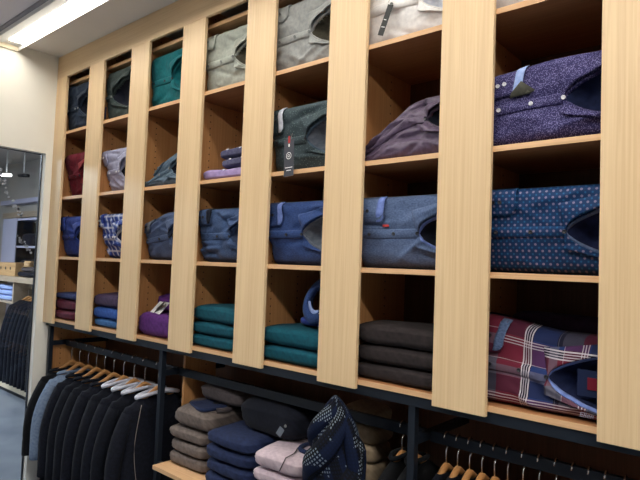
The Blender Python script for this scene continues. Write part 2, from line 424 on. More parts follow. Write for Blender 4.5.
fabric('knit_blue', (50, 92, 170), (36, 70, 140), **K)
fabric('knit_sky', (66, 112, 166), (50, 92, 144), **K)
fabric('knit_purple', (96, 44, 122), (74, 32, 96), **K)
fabric('knit_teal', (10, 84, 100), (6, 66, 82), **K)
fabric('knit_brown', (52, 45, 46), (38, 33, 34), **K)
fabric('knit_taupe', (122, 110, 104), (98, 88, 84), **K)
fabric('knit_taupe_dark', (84, 76, 78), (66, 60, 62), **K)
fabric('knit_midnight', (38, 50, 86), (26, 36, 66), **K)
fabric('knit_ink', (22, 25, 38), (15, 18, 28), **K)
fabric('knit_pink', (206, 188, 196), (184, 166, 176), **K)
fabric('knit_beige', (158, 140, 116), (138, 120, 98), **K)
gridcloth('scarf_cloth')
fabric('jacket_black', (17, 19, 24), (11, 13, 16), sheen=.04)
fabric('jacket_navy', (21, 25, 38), (13, 16, 26), sheen=.02)
fabric('jacket_ink', (18, 22, 34), (12, 15, 23), sheen=.02)
fabric('jacket_darkdenim', (24, 27, 40), (16, 19, 28), sheen=.02)
fabric('jacket_paleblue', (128, 146, 172), (104, 122, 150))
fabric('collar_white', (222, 224, 236), (200, 202, 220))
for nm, c in (('button_white', (230, 230, 236)), ('button_grey', (120, 124, 124)), ('button_dark', (34, 36, 46)), ('button_blue', (70, 90, 140))): plain(nm, c, .35, 0, .02)
plain('card_black', (28, 30, 32), .5); plain('card_white', (235, 235, 235), .6); plain('card_slate', (62, 64, 74), .6)
plain('thread_red', (172, 52, 52), .8); plain('thread_tan', (150, 140, 136), .8)

BTN = {k: discmesh('button', .0066, .004, k) for k in ('button_white', 'button_grey', 'button_dark', 'button_blue')}

# ------------------------------------------------------------------ folded shirt propped up in a cubby
def shirt(label, bay, row, mat, x0=.108, w=.43, h=.27, hl=1.0, lean=-.2, yb=.042, t=.06, lining='lining_dark', leaf=None,
          cuff=True, cuff_in=None, cu=(.012, .105), ch=.085, coll=.255, rr=(.085, .068), vcf=.47, btn='button_dark', bu=(.06, .16),
          seed=1, wr=.006, ncr=9, group=None, z=None, tilt=0.0, name='folded_shirt', stand=None, zig=.0, collar=True, lift=0):
    rnd = random.Random(seed)
    if lean < 0: yb += -lean*h + .002
    zz = SHT[row] if z is None else z
    T = thing(name, label, 'shirt', (bay*PIT + x0, yb + t, zz + .001 + lift), 0, group)
    if tilt: T.rotation_euler = (0, tilt, 0)
    cre = []
    for _ in range(ncr):
        a = rnd.uniform(-.6, .6) + (PI if rnd.random() < .5 else 0)
        cre.append((rnd.uniform(0, w), rnd.uniform(.02, h), math.cos(a), math.sin(a), rnd.uniform(.03, .11), rnd.uniform(.5, 1.2), rnd.choice((-1, 1, 1))))
    vc = h*vcf
    def gap(u): return rr[1]*min(1.0, max(0.0, (u-coll)/(rr[0]*1.1)))**.5 if u > coll else 0.0
    def inside(u, v): g_ = gap(u); return g_ > 0 and abs(v-vc) < g_
    def H(u): return h*(hl + (1-hl)*sm(u/(w*.62)))
    def fs(u, v, bowl=False):
        q = max(0, min(1, v/h)); p = max(0, min(1, u/w))
        e = (max(0, 1-abs(2*p-1)**16))**.5 * (max(0, 1-abs(2*q-1)**(10 if q < .5 else 8)))**.5
        f = t*e
        n = noise.noise(Vector((u*9+seed*7.3, v*11, seed))) + .5*noise.noise(Vector((u*22+seed*3.1, v*26, seed+5)))
        f += wr*1.5*n*e
        for (a, b, cx, cy, L, am, sg) in cre:
            du, dv = u-a, v-b; s = du*cx+dv*cy; d = -du*cy+dv*cx
            g = math.exp(-(d/.009)**2) * math.exp(-(s/L)**2)
            f += sg*wr*1.5*am*g*e
        if bowl and collar:
            if inside(u, v): f -= min(.06, f*.85)*(1-(abs(v-vc)/gap(u))**2)**.4*min(1, (u-coll)/.05)
        return f
    def pt(u, v, off=0, bowl=False):
        vv = v*H(u)/h
        return Vector((u, lean*vv - fs(u, v, bowl) - off, vv))
    nu, nv = 56, 36
    V = []; UV = []
    for j in range(nv+1):
        for i in range(nu+1):
            u = w*i/nu; v = h*j/nv
            V.append(pt(u, v, 0, True)); UV.append((u, v))
    F = []; Fl = []
    for j in range(nv):
        for i in range(nu):
            u = w*(i+.5)/nu; v = h*(j+.5)/nv
            f = (j*(nu+1)+i, j*(nu+1)+i+1, (j+1)*(nu+1)+i+1, (j+1)*(nu+1)+i)
            (Fl if (collar and inside(u, v)) else F).append(f)
    rim = [i for i in range(nu+1)] + [j*(nu+1)+nu for j in range(1, nv+1)] + [nv*(nu+1)+i for i in range(nu-1, -1, -1)] + [j*(nu+1) for j in range(nv-1, 0, -1)]
    F.append(tuple(reversed(rim)))
    body = link('body', mesh('body', V, F, mat, UV), T)
    def sheet(nm, grid, nu_, nv_, mat_, parent, th=.003):
        vv = [g[0] for g in grid]; uu = [g[1] for g in grid]
        ff = [(j*(nu_+1)+i, j*(nu_+1)+i+1, (j+1)*(nu_+1)+i+1, (j+1)*(nu_+1)+i) for j in range(nv_) for i in range(nu_)]
        o = link(nm, mesh(nm, vv, ff, mat_, uu), parent)
        md = o.modifiers.new('thick', 'SOLIDIFY'); md.thickness = th; md.offset = 0
        return o
    if collar:
        used = sorted({i for f in Fl for i in f}); mp = {o: k for k, o in enumerate(used)}
        link('neck_lining', mesh('neck_lining', [V[i] for i in used], [tuple(mp[i] for i in f) for f in Fl], lining, [UV[i] for i in used]), T)
        # collar: a stand round the neck and two leaves with pointed tips
        umax = min(w-.012, coll + rr[0]*1.6)
        for sg in (1, -1):
            g = []; NA = 18
            for j in range(3):
                for i in range(NA+1):
                    u = coll - .002 + (umax-coll)*(i/NA)**1.5; v = vc + sg*(gap(u) - (.0, .002, .008)[j]*min(1, i/4)); g.append((pt(u, v, (.004, .005, -.006)[j]), (u, v)))
            o_ = sheet('collar_band', g, NA, 2, stand or mat, T, .002)
            g = []; NL = 22; MR = 6
            tip = (coll - (.022 if sg > 0 else .008), vc + sg*min(.082 if sg > 0 else .05, h*.5-.03)); sh = (umax, vc + sg*(rr[1]+(.042 if sg > 0 else .016)))
            for j in range(MR+1):
                s = j/MR
                for i in range(NL+1):
                    q = i/NL
                    iu = coll + (umax-coll)*q**1.5; iv = vc + sg*(gap(iu)+.001)
                    if q < .4: k = q/.4; ou = coll - .005 + (tip[0]-coll+.005)*k; ov = vc + sg*.006 + (tip[1]-vc-sg*.006)*k
                    else: k = (q-.4)/.6; ou = tip[0] + (sh[0]-tip[0])*k; ov = tip[1] + (sh[1]-tip[1])*k
                    u = iu + (ou-iu)*s; v = iv + (ov-iv)*s
                    g.append((pt(u, max(.004, min(v, h*.992)), (.022 - .018*s if sg > 0 else .006 + .006*s)*(.35 + .65*min(1, q*3))), (v, u)))
            sheet('collar_leaf', g, NL, MR, leaf or mat, T, .004)
        b0 = link('button', BTN[btn], T, pt(coll-.004, vc, .009))
    # front placket across the middle with its buttons
    g = []; NU = 24
    ue = coll if collar else w*.9
    for j in range(4):
        for i in range(NU+1):
            u = .006 + (ue-.006)*i/NU; v = vc + (-.017, -.012, .012, .017)[j]; g.append((pt(u, v, (.0, .005, .005, .0)[j]), (u, v)))
    P = sheet('placket', g, NU, 3, mat, T, .002)
    for u in bu:
        if u < ue-.02: link('button', BTN[btn], P, pt(u, vc, .0065))
    if cuff:
        c0, c1 = cu; r = .026; NU = 14; NV = 8; g = []; g2 = []
        def vl(u):
            b = h - ch
            if u > c1-r: b += r - math.sqrt(max(0, r*r-(u-(c1-r))**2))
            return b
        for j in range(NV+1):
            for i in range(NU+1):
                u = c0 + (c1-c0)*i/NU; v = vl(u) + (h*.985-vl(u))*j/NV
                g.append((pt(u, v, .0075 if j < NV else .002), (u+.3, v+.4)))
        CF = sheet('cuff', g, NU, NV, mat, T, .005)
        if cuff_in:
            for j in range(NV+1):
                for i in range(5):
                    u = c1 - .032 + .030*i/4 + .012*j/NV; u = min(u, c1+.012); v = vl(min(u, c1-.001)) + .006 + (h*.985-vl(min(u, c1-.001))-.006)*j/NV
                    g2.append((pt(u, v, .0105), (u, v)))
            sheet('cuff_facing', g2, 4, NV, cuff_in, CF, .002)
        for k in range(2): link('button', BTN[btn], CF, pt(c0+.028+.022*k + (c1-c0-.09)*.5, h-ch*.55, .0098))
    T['_'] = 0; del T['_']
    return T, pt

def card(parent, p0, w, h, ang, mat, marks=(), string=None, t=.0012, fwd=.0):
    """price tag: a card facing -Y, hung at p0, turned by ang in its own plane"""
    me = boxmesh('price_tag', (-w/2, -t, -h), (w/2, 0, 0), mat, .0004)
    o = link('price_tag', me, parent); o.location = p0; o.rotation_euler = (0, ang, 0)
    for (x, z, a, b, mm) in marks: box('print', (x-a/2, -t-.0004, z-b/2), (x+a/2, -t-.0001, z+b/2), mm, o, 0)
    if string: tube('tag_string', [p0, (Vector(p0)+Vector(string))/2 + Vector((.002, -.003, 0)), Vector(p0)+Vector(string)], .0008, 'thread_tan', parent, n=5)
    return o
def ringmesh(r, rr_, mat, n=20):
    V = []; F = []
    for k in range(n):
        th = 2*PI*k/n
        for q in (r-rr_, r+rr_): V.append((q*math.cos(th), 0, q*math.sin(th)))
    for k in range(n): a = 2*k; b = 2*((k+1) % n); F.append((a, b, b+1, a+1))
    return mesh('emblem', V, F, mat, smooth=False)

# --- top row
G1, G2, G3 = 'shirts in the top cubbies', 'shirts in the second row of cubbies', 'shirts in the third row of cubbies'
shirt('dark navy shirt in the end top cubby beside the cream wall', 0, 0, 'shirt_navy', x0=.062, w=.46, h=.33, yb=.040, lean=-.10, t=.055, coll=.2, seed=11, group=G1, btn='button_grey')
T, p = shirt('charcoal green shirt with wide open collar in the top cubby', 1, 0, 'shirt_darkgreen', h=.325, yb=.040, lean=-.10, t=.055, coll=.10, rr=(.13, .085), cuff=False, bu=(.03,), seed=12, group=G1, lining='lining_dark', btn='button_grey')
card(T, p(.03, .1, .012), .02, .075, .05, 'shirt_greyviolet')
shirt('bright teal shirt in the top cubby', 2, 0, 'shirt_teal', h=.31, yb=.040, lean=-.10, t=.055, coll=.235, rr=(.07, .08), seed=13, group=G1, btn='button_dark', lining='shirt_teal', cuff=False)
shirt('pale greenish grey shirt with folded cuff in the top cubby', 3, 0, 'shirt_palegrey', h=.305, yb=.040, lean=-.10, t=.055, coll=.262, seed=14, group=G1, btn='button_grey', lining='lining_brown', bu=(.05, .155), wr=.008)
shirt('light cool grey shirt with brown neck lining in the top cubby', 4, 0, 'shirt_coolgrey', h=.315, yb=.040, lean=-.10, t=.055, coll=.24, rr=(.10, .07), seed=15, group=G1, btn='button_grey', lining='lining_brown', bu=(.05, .15), wr=.008)
T, p = shirt('crisp white shirt with a slanting black swing tag in the top cubby', 5, 0, 'shirt_white', h=.30, yb=.040, lean=-.10, t=.055, coll=.27, seed=16, group=G1, btn='button_grey', lining='lining_white', cuff=False, bu=(.03, .16))
card(T, p(.161, .136, .014), .026, .115, .39, 'card_black', [(-.002, -.056, .012, .003, 'card_white'), (.0, -.083, .016, .004, 'card_white')], (.004, 0, .05))
shirt('white shirt in the top cubby above the navy printed shirt', 6, 0, 'shirt_white', h=.29, yb=.040, lean=-.10, t=.055, coll=.27, seed=17, group=G1, btn='button_white', lining='lining_grey')

# --- second row
T, p = shirt('deep maroon shirt in the end cubby beside the cream wall', 0, 1, 'shirt_maroon', x0=.062, w=.46, h=.305, yb=.042, lean=-.28, coll=.24, seed=21, group=G2, btn='button_dark', lining='shirt_maroon', leaf='shirt_maroon_light', cuff=False)
shirt('pale lavender grey shirt in the second row cubby', 1, 1, 'shirt_lavender', h=.275, yb=.042, lean=-.28, coll=.2, seed=22, group=G2, btn='button_white', cu=(.006, .075), ch=.1, lining='lining_dark', wr=.009)
shirt('slate blue shirt slumped in a low heap rising to one side', 2, 1, 'shirt_bluegrey', h=.20, hl=.18, yb=.042, lean=.22, coll=.26, rr=(.06, .05), seed=23, group=G2, btn='button_grey', cu=(.09, .17), ch=.035, wr=.009)
shirt('dark green grey printed shirt with hanging slate label', 4, 1, 'shirt_greenprint', h=.295, yb=.042, coll=.225, rr=(.105, .075), seed=25, group=G2, btn='button_dark', cuff_in='lining_white', cu=(.0, .10), ch=.12, lining='lining_grey', stand='shirt_bluegrey', bu=(.05,), name='folded_shirt')
lt = bpy.data.objects[-1] if False else None
shirt('shiny purple brown satin shirt sloping down to one side', 5, 1, 'shirt_purple_satin', h=.235, hl=.22, yb=.042, lean=.22, coll=.30, rr=(.06, .05), seed=26, group=G2, btn='button_dark', cuff=False, wr=.011, ncr=22, bu=(.2,), vcf=.6)
T, p = shirt('navy shirt with fine white print and white buttons', 6, 1, 'shirt_navyprint', lean=.0, hl=.9, h=.265, yb=.042, coll=.285, rr=(.10, .07), seed=27, group=G2, btn='button_white', cuff_in='lining_paleblue', lining='lining_navy', bu=(.085, .185), cu=(.03, .16), ch=.095, wr=.007)
V = [p(.125, .175, .012), p(.155, .205, .013), p(.2, .163, .013), p(.185, .155, .012), p(.12, .158, .012)]
o = link('cloth_tab', mesh('cloth_tab', V, [(0, 4, 3, 2, 1)], 'olive_cloth', [(v.x, v.z) for v in V]), T)
md = o.modifiers.new('thick', 'SOLIDIFY'); md.thickness = .002

# --- third row
T, p = shirt('bright royal blue shirt in the end cubby beside the cream wall', 0, 2, 'shirt_blue', x0=.062, w=.46, h=.275, yb=.042, lean=-.22, coll=.24, seed=31, group=G3, btn='button_dark', cu=(.02, .11), ch=.1)
box('chest_logo', (.17, -.1, .15), (.185, -.0, .162), 'thread_red', T, 0).scale = (1, .001, 1)
shirt('blue and white striped checked shirt in the third row cubby', 1, 2, 'shirt_bluestripe', h=.275, yb=.042, lean=-.28, coll=.2, seed=32, group=G3, btn='button_white', cu=(.006, .075), lining='lining_navy', stand='collar_white', wr=.009)
shirt('dark slate denim shirt in the third row cubby', 2, 2, 'shirt_darkdenim', h=.265, hl=.8, yb=.042, lean=-.22, coll=.265, seed=33, group=G3, btn='button_dark', cuff_in='lining_grey', cu=(.03, .1), wr=.008)
shirt('faded indigo denim shirt with horizontal creases and dark cuff', 3, 2, 'shirt_indigo', h=.265, yb=.042, lean=-.2, coll=.262, seed=34, group=G3, btn='button_dark', cuff_in='lining_dark', lining='shirt_darkdenim', cu=(.03, .13), wr=.010, ncr=18)
shirt('mid blue denim shirt with pale patterned cuff facing', 4, 2, 'shirt_denim', h=.275, yb=.042, coll=.232, rr=(.10, .072), seed=35, group=G3, btn='button_dark', cuff_in='lining_blue', lining='lining_grey', stand='lining_grey', bu=(.04, .13), cu=(.0, .115), ch=.11, wr=.008)
T, p = shirt('blue grey chambray shirt with light blue cuff facing', 5, 2, 'shirt_chambray', h=.27, yb=.042, coll=.285, rr=(.09, .07), seed=36, group=G3, btn='button_dark', cuff_in='lining_blue', lining='lining_dark', stand='lining_blue', bu=(.07, .18), cu=(.004, .14), ch=.105, wr=.009)
q = p(.145, .158, .006)
box('chest_logo', (q.x-.014, q.y-.001, q.z-.005), (q.x+.012, q.y+.004, q.z+.004), 'thread_red', T, .0008)
shirt('navy shirt with pink and teal dots and turned down collar', 6, 2, 'shirt_dots', h=.27, yb=.042, lean=-.22, coll=.285, rr=(.10, .07), seed=37, group=G3, btn='button_dark', cuff_in=None, lining='lining_navy', stand='shirt_chambray', bu=(.07, .18), cu=(.03, .14), ch=.09, wr=.005)

# ------------------------------------------------------------------ folded knitwear
def knitmesh(w, d, h, mat, seed, sag=.0, n1=48, n2=22, layers=2, amp=.006):
    V = []; UV = []; F = []
    def se(c, p): return math.copysign(abs(c)**p, c)
    for j in range(n2+1):
        ph = -PI/2 + PI*j/n2
        cz = se(math.sin(ph), .8); cxy = abs(math.cos(ph))**.22
        for i in range(n1):
            th = 2*PI*i/n1
            x = se(math.cos(th), .38)*cxy; y = se(math.sin(th), .38)*cxy
            # layers of cloth show as grooves on the folded front edge
            gro = 1 - .02*math.exp(-((cz*layers) % 1.0 - .5)**2/.02)
            p = Vector((x*w/2*gro, y*d/2*gro, (cz+1)*h/2))
            k = Vector((p.x*8+seed*3.7, p.y*8, p.z*12+seed))
            nz = noise.noise(k)
            p.x += nz*amp*2; p.y += noise.noise(k+Vector((9, 3, 1)))*amp*2
            p.z += noise.noise(k*1.6+Vector((1, 7, 4)))*amp*(.3+.7*max(0, cz)) - sag*h*max(0, cz)*(x*x*.5+y*y*.5)*.4
            p.z = max(0, min(h-.0008, p.z))
            V.append(p); UV.append((p.x+p.z*.3, p.y+p.z))
    for j in range(n2):
        for i in range(n1): F.append((j*n1+i, j*n1+(i+1) % n1, (j+1)*n1+(i+1) % n1, (j+1)*n1+i))
    return mesh('folded_cloth', V, F, mat, UV)
def knit(label, mat, x0, y0, z, w, d, h, seed, group=None, name='folded_sweater', rot=0, cat='sweater', sag=.12, tilt=(0, 0)):
    o = link(name, knitmesh(w, d, h, mat, seed, sag)); o.location = (x0+w/2, y0+d/2, z); o.rotation_euler = (tilt[0], tilt[1], rot)
    return tag(o, label, cat, group)
def stack(labels, mats, x0, y0, z, w, d, hs, seed, group, name='folded_sweater', cat='sweater', jit=.008):
    rnd = random.Random(seed); out = []
    for k, (lb, mt_, h) in enumerate(zip(labels, mats, hs)):
        out.append(knit(lb, mt_, x0+rnd.uniform(-jit, jit), y0+rnd.uniform(-jit, jit), z, w, d, h, seed+k, group, name, rnd.uniform(-.03, .03), cat, sag=.7 if k == len(mats)-1 else .12))
        z += h
    return out
z4 = SHT[3] + .0005
stack(['maroon folded sweater at the bottom of its stack by the cream wall', 'maroon folded sweater under a blue one by the cream wall', 'royal blue folded sweater topping the maroon stack'],
      ['knit_maroon', 'knit_maroon', 'knit_navy'], .065, .03, z4, .40, .27, (.058, .075, .045), 41, 'sweaters stacked with maroon ones')
stack(['sky blue folded sweater at the bottom of its stack', 'bright blue folded sweater in the middle of its stack', 'dark plum folded sweater on top of blue sweaters'],
      ['knit_sky', 'knit_blue', 'knit_plum'], PIT+.120, .03, z4, .40, .28, (.05, .07, .085), 44, 'sweaters stacked with blue ones')
stack(['teal folded sweater at the bottom of the three high stack', 'teal folded sweater in the middle of the three high stack', 'teal folded sweater on top of the three high stack'],
      ['knit_teal']*3, 3*PIT+.112, .03, z4, .42, .28, (.06, .062, .085), 47, 'three high teal stack')
stack(['teal folded sweater lying under another beside the brown stack', 'teal folded sweater with a blue shirt collar laid on it'],
      ['knit_teal']*2, 4*PIT+.112, .03, z4, .43, .28, (.068, .085), 50, 'two high teal stack')
stack(['dark brown folded sweater at the bottom of its stack', 'dark brown folded sweater in the middle of its stack', 'dark brown folded sweater on top of its stack'],
      ['knit_brown']*3, 5*PIT+.112, .03, z4, .43, .28, (.062, .068, .085), 53, 'dark brown stack')
# purple sweater with a tag over its white neck label
o = knit('purple folded sweater with white neck label and black tag', 'knit_purple', 2*PIT+.112, .03, z4, .40, .27, .125, 57, None)
PZ = z4
e = thing('purple_tmp', None, None); bpy.data.objects.remove(e)
def child_box(par, nm, size, loc, rot, mat):
    me = boxmesh(nm, tuple(-s/2 for s in size), tuple(s/2 for s in size), mat, .0006)
    c = link(nm, me, par, loc); c.rotation_euler = rot; return c
# raised collar of the purple sweater: a curved standing band
V = []; F = []
for i in range(21):
    a = PI*i/20
    for zz, k in ((.07, 1.0), (.17, .82), (.19, .74), (.10, .70)):
        V.append(Vector((-.045+.085*k*math.cos(a), -.035+.09*k*math.sin(a), zz + .02 + .02*math.sin(a))))
for i in range(20):
    for j in range(3): F.append((i*4+j, i*4+j+1, i*4+j+5, i*4+j+4))
link('collar', mesh('collar', V, F, 'knit_purple', [(v.x, v.z) for v in V]), o)
child_box(o, 'neck_label', (.11, .003, .085), (-.05, -.065, .150), (-.75, 0, -.1), 'card_white')
child_box(o, 'price_tag', (.125, .002, .036), (-.042, -.078, .150), (-.75, -.55, 0), 'card_black')
# blue shirt lying on the two teal sweaters with its collar standing up
tb = thing('folded_shirt', 'bright blue shirt with upright collar resting on teal sweaters', 'shirt', (4*PIT+.30, .17, z4+.1555))
def standing_collar(par, R, hgt, matA, matB, x=0, y=0, z=0):
    V = []; F = []; UV = []
    n = 30
    for i in range(n+1):
        a = math.radians(-60 + 300*i/n) + PI*1.05
        for j, (k, zz) in enumerate(((1.0, 0), (1.04, hgt*.5), (1.0, hgt), (1.12, hgt*.98), (1.3, hgt*.45), (1.42, hgt*.1))):
            V.append(Vector((x+R*k*math.cos(a), y+R*k*math.sin(a), z+zz + (.018*math.cos(a) if j > 1 else 0)))); UV.append((a*R, zz))
    for i in range(n):
        for j in range(5): F.append((i*6+j, i*6+j+1, i*6+j+7, i*6+j+6))
    c = link('collar', mesh('collar', V, F, matA, UV), par)
    md = c.modifiers.new('thick', 'SOLIDIFY'); md.thickness = .003
    return c
link('body', knitmesh(.26, .22, .035, 'shirt_blue', 61), tb, (.10, .055, 0))
V = []; F = []; UV = []; NC = 28
for i in range(NC+1):
    a = math.radians(62 + 236*i/NC)
    for rad_, yy in ((.050, .012), (.054, -.022), (.062, -.028), (.088, -.012), (.096, .006)):
        rr_ = rad_*1.05*(1 + .10*math.sin(2*a)); V.append(Vector((.105 + rr_*math.cos(a)*.85, -.055 + yy + .25*rr_*math.sin(a), .115 + rr_*math.sin(a)))); UV.append((rad_*2, a*.07))
for i in range(NC):
    for j in range(4): F.append((i*5+j, i*5+j+1, i*5+j+6, i*5+j+5))
c = link('collar', mesh('collar', V, F, 'shirt_denim', UV), tb)
md = c.modifiers.new('thick', 'SOLIDIFY'); md.thickness = .003
tube('collar_band', [(.105+.051*math.cos(a)*.85, -.07+.0128*math.sin(a), .115+.051*math.sin(a)) for a in [math.radians(190+8*i) for i in range(14)]], .006, 'lining_paleblue', tb, flat=1.6)

# lilac and violet shirts lying flat in the second row
for k, (lb, mt_, h, dx, ww, yy) in enumerate((('lilac folded shirt lying flat at the bottom of its pile', 'shirt_lilac', .055, .15, .37, .03), ('grey violet folded shirt lying on the lilac one', 'shirt_greyviolet', .05, .275, .27, .04), ('dark violet folded shirt on top of the lilac pile', 'shirt_greyviolet', .05, .24, .30, .05))):
    zz = SHT[1] + .0005 + (0, .0555, .106)[k]
    o = knit(lb, mt_, 3*PIT+dx, yy, zz, ww, .27, h, 70+k, 'flat shirts in the lilac pile', 'folded_shirt', (.02, -.03, .02)[k], 'shirt')
    for q in range(2): 
        bb = link('button', BTN['button_white'], o, (-ww/2+.085+.09*q, -.122, h*.8)); bb.rotation_euler = (-.9, 0, 0)
# grey violet shirt behind maroon shirt
# plaid shirt in the bottom row and a dark one behind it
T, p = shirt('red white and blue plaid shirt with folded cuff and open collar', 6, 3, 'shirt_plaid', x0=.108, w=.46, hl=1.16, h=.238, yb=.042, lean=.2, t=.08, coll=.245, rr=(.125, .078), seed=81, btn='button_dark', cuff_in='shirt_chambray', lining='lining_navy', stand='lining_blue', bu=(.065, .155), cu=(.0, .10), ch=.1, wr=.008, vcf=.45)
q = p(.36, .105, -.035)
child_box(T, 'neck_label', (.075, .003, .075), (q.x, q.y-.02, q.z), (0, .0, 0), 'knit_midnight')
child_box(T, 'neck_patch', (.035, .003, .034), (q.x+.008, q.y-.024, q.z), (0, .0, 0), 'shirt_maroon')
fc = bpy.data.curves.new('lettering', 'FONT'); fc.body = 'Ellen'; fc.size = .02; fc.extrude = .0006; fc.shear = .25
fo = bpy.data.objects.new('lettering_src', fc); COL.objects.link(fo); bpy.context.view_layer.update()
me = bpy.data.meshes.new_from_object(fo.evaluated_get(bpy.context.evaluated_depsgraph_get())); bpy.data.objects.remove(fo)
me.materials.append(MATS['shirt_lavender'])
q = p(.335, .018, .004); lt = link('lettering', me, T, (q.x, q.y-.010, q.z-.004)); lt.rotation_euler = (PI/2-.1, 0, 0)
knit('dark navy folded sweater lying behind the plaid shirt', 'knit_plum', 6*PIT+.13, .245, z4, .35, .10, .285, 88, None)

# label hanging from the dark green printed shirt
sh = [o for o in bpy.data.objects if o.get('label', '').startswith('dark green grey printed')][0]
tg = card(sh, Vector((.188, .004-sh.location.y, .125)), .056, .155, -.03, 'card_slate', [(0, -.118, .042, .003, 'card_white'), (0, -.130, .026, .003, 'card_white')], (.006, .01, .03))
em = link('emblem', ringmesh(.0135, .0014, 'card_white'), tg, (0, -.0020, -.068))
link('emblem', ringmesh(.005, .0012, 'card_white'), tg, (0, -.0020, -.068))
box('print', (-.003, -.0018, -.03), (.004, -.0013, -.018), 'card_white', tg, 0)
box('print', (-.006, -.0018, -.014), (.006, -.0013, .016), 'thread_red', tg, 0)
# soft maroon scrap behind the maroon shirt
knit('dark wine folded shirt standing behind the maroon shirt', 'knit_maroon', .20, .255, SHT[1]+.0005, .30, .09, .30, 91, None, 'folded_shirt', 0, 'shirt')

# ------------------------------------------------------------------ low shelf between the rails
zb = LS + .0005
names = ['taupe folded sweater at the foot of the stack beside the black post', 'taupe folded sweater second up in the stack beside the black post', 'taupe folded sweater third up in the stack beside the black post']
stack(names, ['knit_taupe']*3, 1.475, .035, zb, .31, .30, (.062, .062, .07), 101, 'taupe sweaters on the low shelf', jit=.005)
zt = zb + .195
o = knit('taupe sweater with blue inner panel and dark collar atop the taupe stack', 'knit_taupe', 1.50, .035, zt, .305, .31, .11, 105, None, sag=.9)
ip = link('inner_panel', knitmesh(.19, .15, .02, 'knit_midnight', 3), o, (.02, -.045, .092)); ip.rotation_euler = (.06, 0, -.35)
child_box(o, 'neck_label', (.034, .03, .004), (.05, -.02, .115), (.06, .0, -.35), 'card_black')
tube('collar', [(.02+.115*math.cos(a), -.03+.095*math.sin(a), .098) for a in [math.radians(-30+14*i) for i in range(18)]], .017, 'knit_taupe_dark', o, flat=.8)
o = knit('dark grey sweater with small neck label crowning the taupe stack', 'knit_taupe_dark', 1.56, .15, zt+.119, .34, .20, .088, 107, None, sag=.8)
child_box(o, 'neck_label', (.032, .026, .004), (.06, -.035, .088), (.1, 0, -.4), 'card_black')
navy = ['midnight blue folded sweater at the foot of the navy stack', 'midnight blue folded sweater second up in the navy stack', 'midnight blue folded sweater third up in the navy stack', 'midnight blue folded sweater on top of the navy stack']
stack(navy, ['knit_midnight']*4, 1.815, -.005, zb, .33, .33, (.060, .060, .060, .068), 111, 'navy sweaters on the low shelf', jit=.006)
o = knit('almost black folded coat with pale tag piled on navy sweaters', 'knit_ink', 1.905, .11, zb+.2505, .40, .245, .155, 117, None, 'folded_coat', 0, 'coat', sag=.9)
child_box(o, 'price_tag', (.03, .002, .036), (.105, -.124, .04), (-.3, .4, 0), 'lining_grey')
bb = link('button', BTN['button_grey'], o, (.135, -.122, .07))
pink = ['pale pink folded cardigan at the foot of the pink stack', 'pale pink folded cardigan second up in the pink stack', 'pale pink folded cardigan third up in the pink stack', 'pale pink zipped cardigan on top of the pink stack']
P4 = stack(pink, ['knit_pink']*4, 2.16, -.02, zb, .28, .30, (.055, .055, .058, .08), 121, 'pink cardigans on the low shelf', name='folded_cardigan', cat='cardigan', jit=.005)
tube('zip', [(.035 + .02*math.sin(k*.5), -.152+.016*k if k > 3 else -.152+.004*k, (.02, .045, .062, .074, .079, .081, .081, .081, .081, .081, .081)[k]) for k in range(11)], .003, 'knit_taupe_dark', P4[3], flat=.7)
tube('collar', [(.08+.06*math.cos(a), .02+.07*math.sin(a), .083) for a in [math.radians(80+14*i) for i in range(16)]], .012, 'knit_midnight', P4[3], flat=.7)
stack(['beige folded sweater at the foot of the stack behind the scarf'] + ['beige folded sweater in the middle of the stack behind the scarf']*3 + ['beige folded sweater near the top behind the scarf', 'beige folded sweater on top of the stack behind the scarf'],
      ['knit_beige']*6, 2.455, .21, zb, .18, .155, (.075,)*6, 131, 'beige sweaters behind the scarf', jit=.002)

# ------------------------------------------------------------------ scarf draped over a standing form
sx, sy = 2.61, -.02
scf = thing('draped_scarf', 'navy check scarf wound into a tall knotted cone on the low shelf', 'scarf', (sx, sy, zb))
def scarf_r(th, q):
    # q 0 foot .. 1 tip
    base = .126*(1-q**3.0)**.72*(1 - .10*(1-q)) + .004
    tw = math.sin(2*th + 7.5*q + .6)
    return base*(1 + .13*abs(tw)**.6*math.copysign(1, tw)*(1-q*.5)) + .006*noise.noise(Vector((math.cos(th)*2, math.sin(th)*2, q*6)))
V = []; F = []; UV = []; n1 = 72; n2 = 60; HS = .538
for j in range(n2+1):
    q = j/n2
    for i in range(n1):
        th = 2*PI*i/n1; r = scarf_r(th, q)
        V.append(Vector((r*math.cos(th) + .02*math.sin(q*3), r*.72*math.sin(th), HS*q))); UV.append((th*.13 + q*.28, HS*q - th*.02))
for j in range(n2):
    for i in range(n1): F.append((j*n1+i, j*n1+(i+1) % n1, (j+1)*n1+(i+1) % n1, (j+1)*n1+i))
F.append(tuple(range(n2*n1, n2*n1+n1))); F.append(tuple(range(n1))[::-1])
link('wrap', mesh('wrap', V, F, 'scarf_cloth', UV), scf)
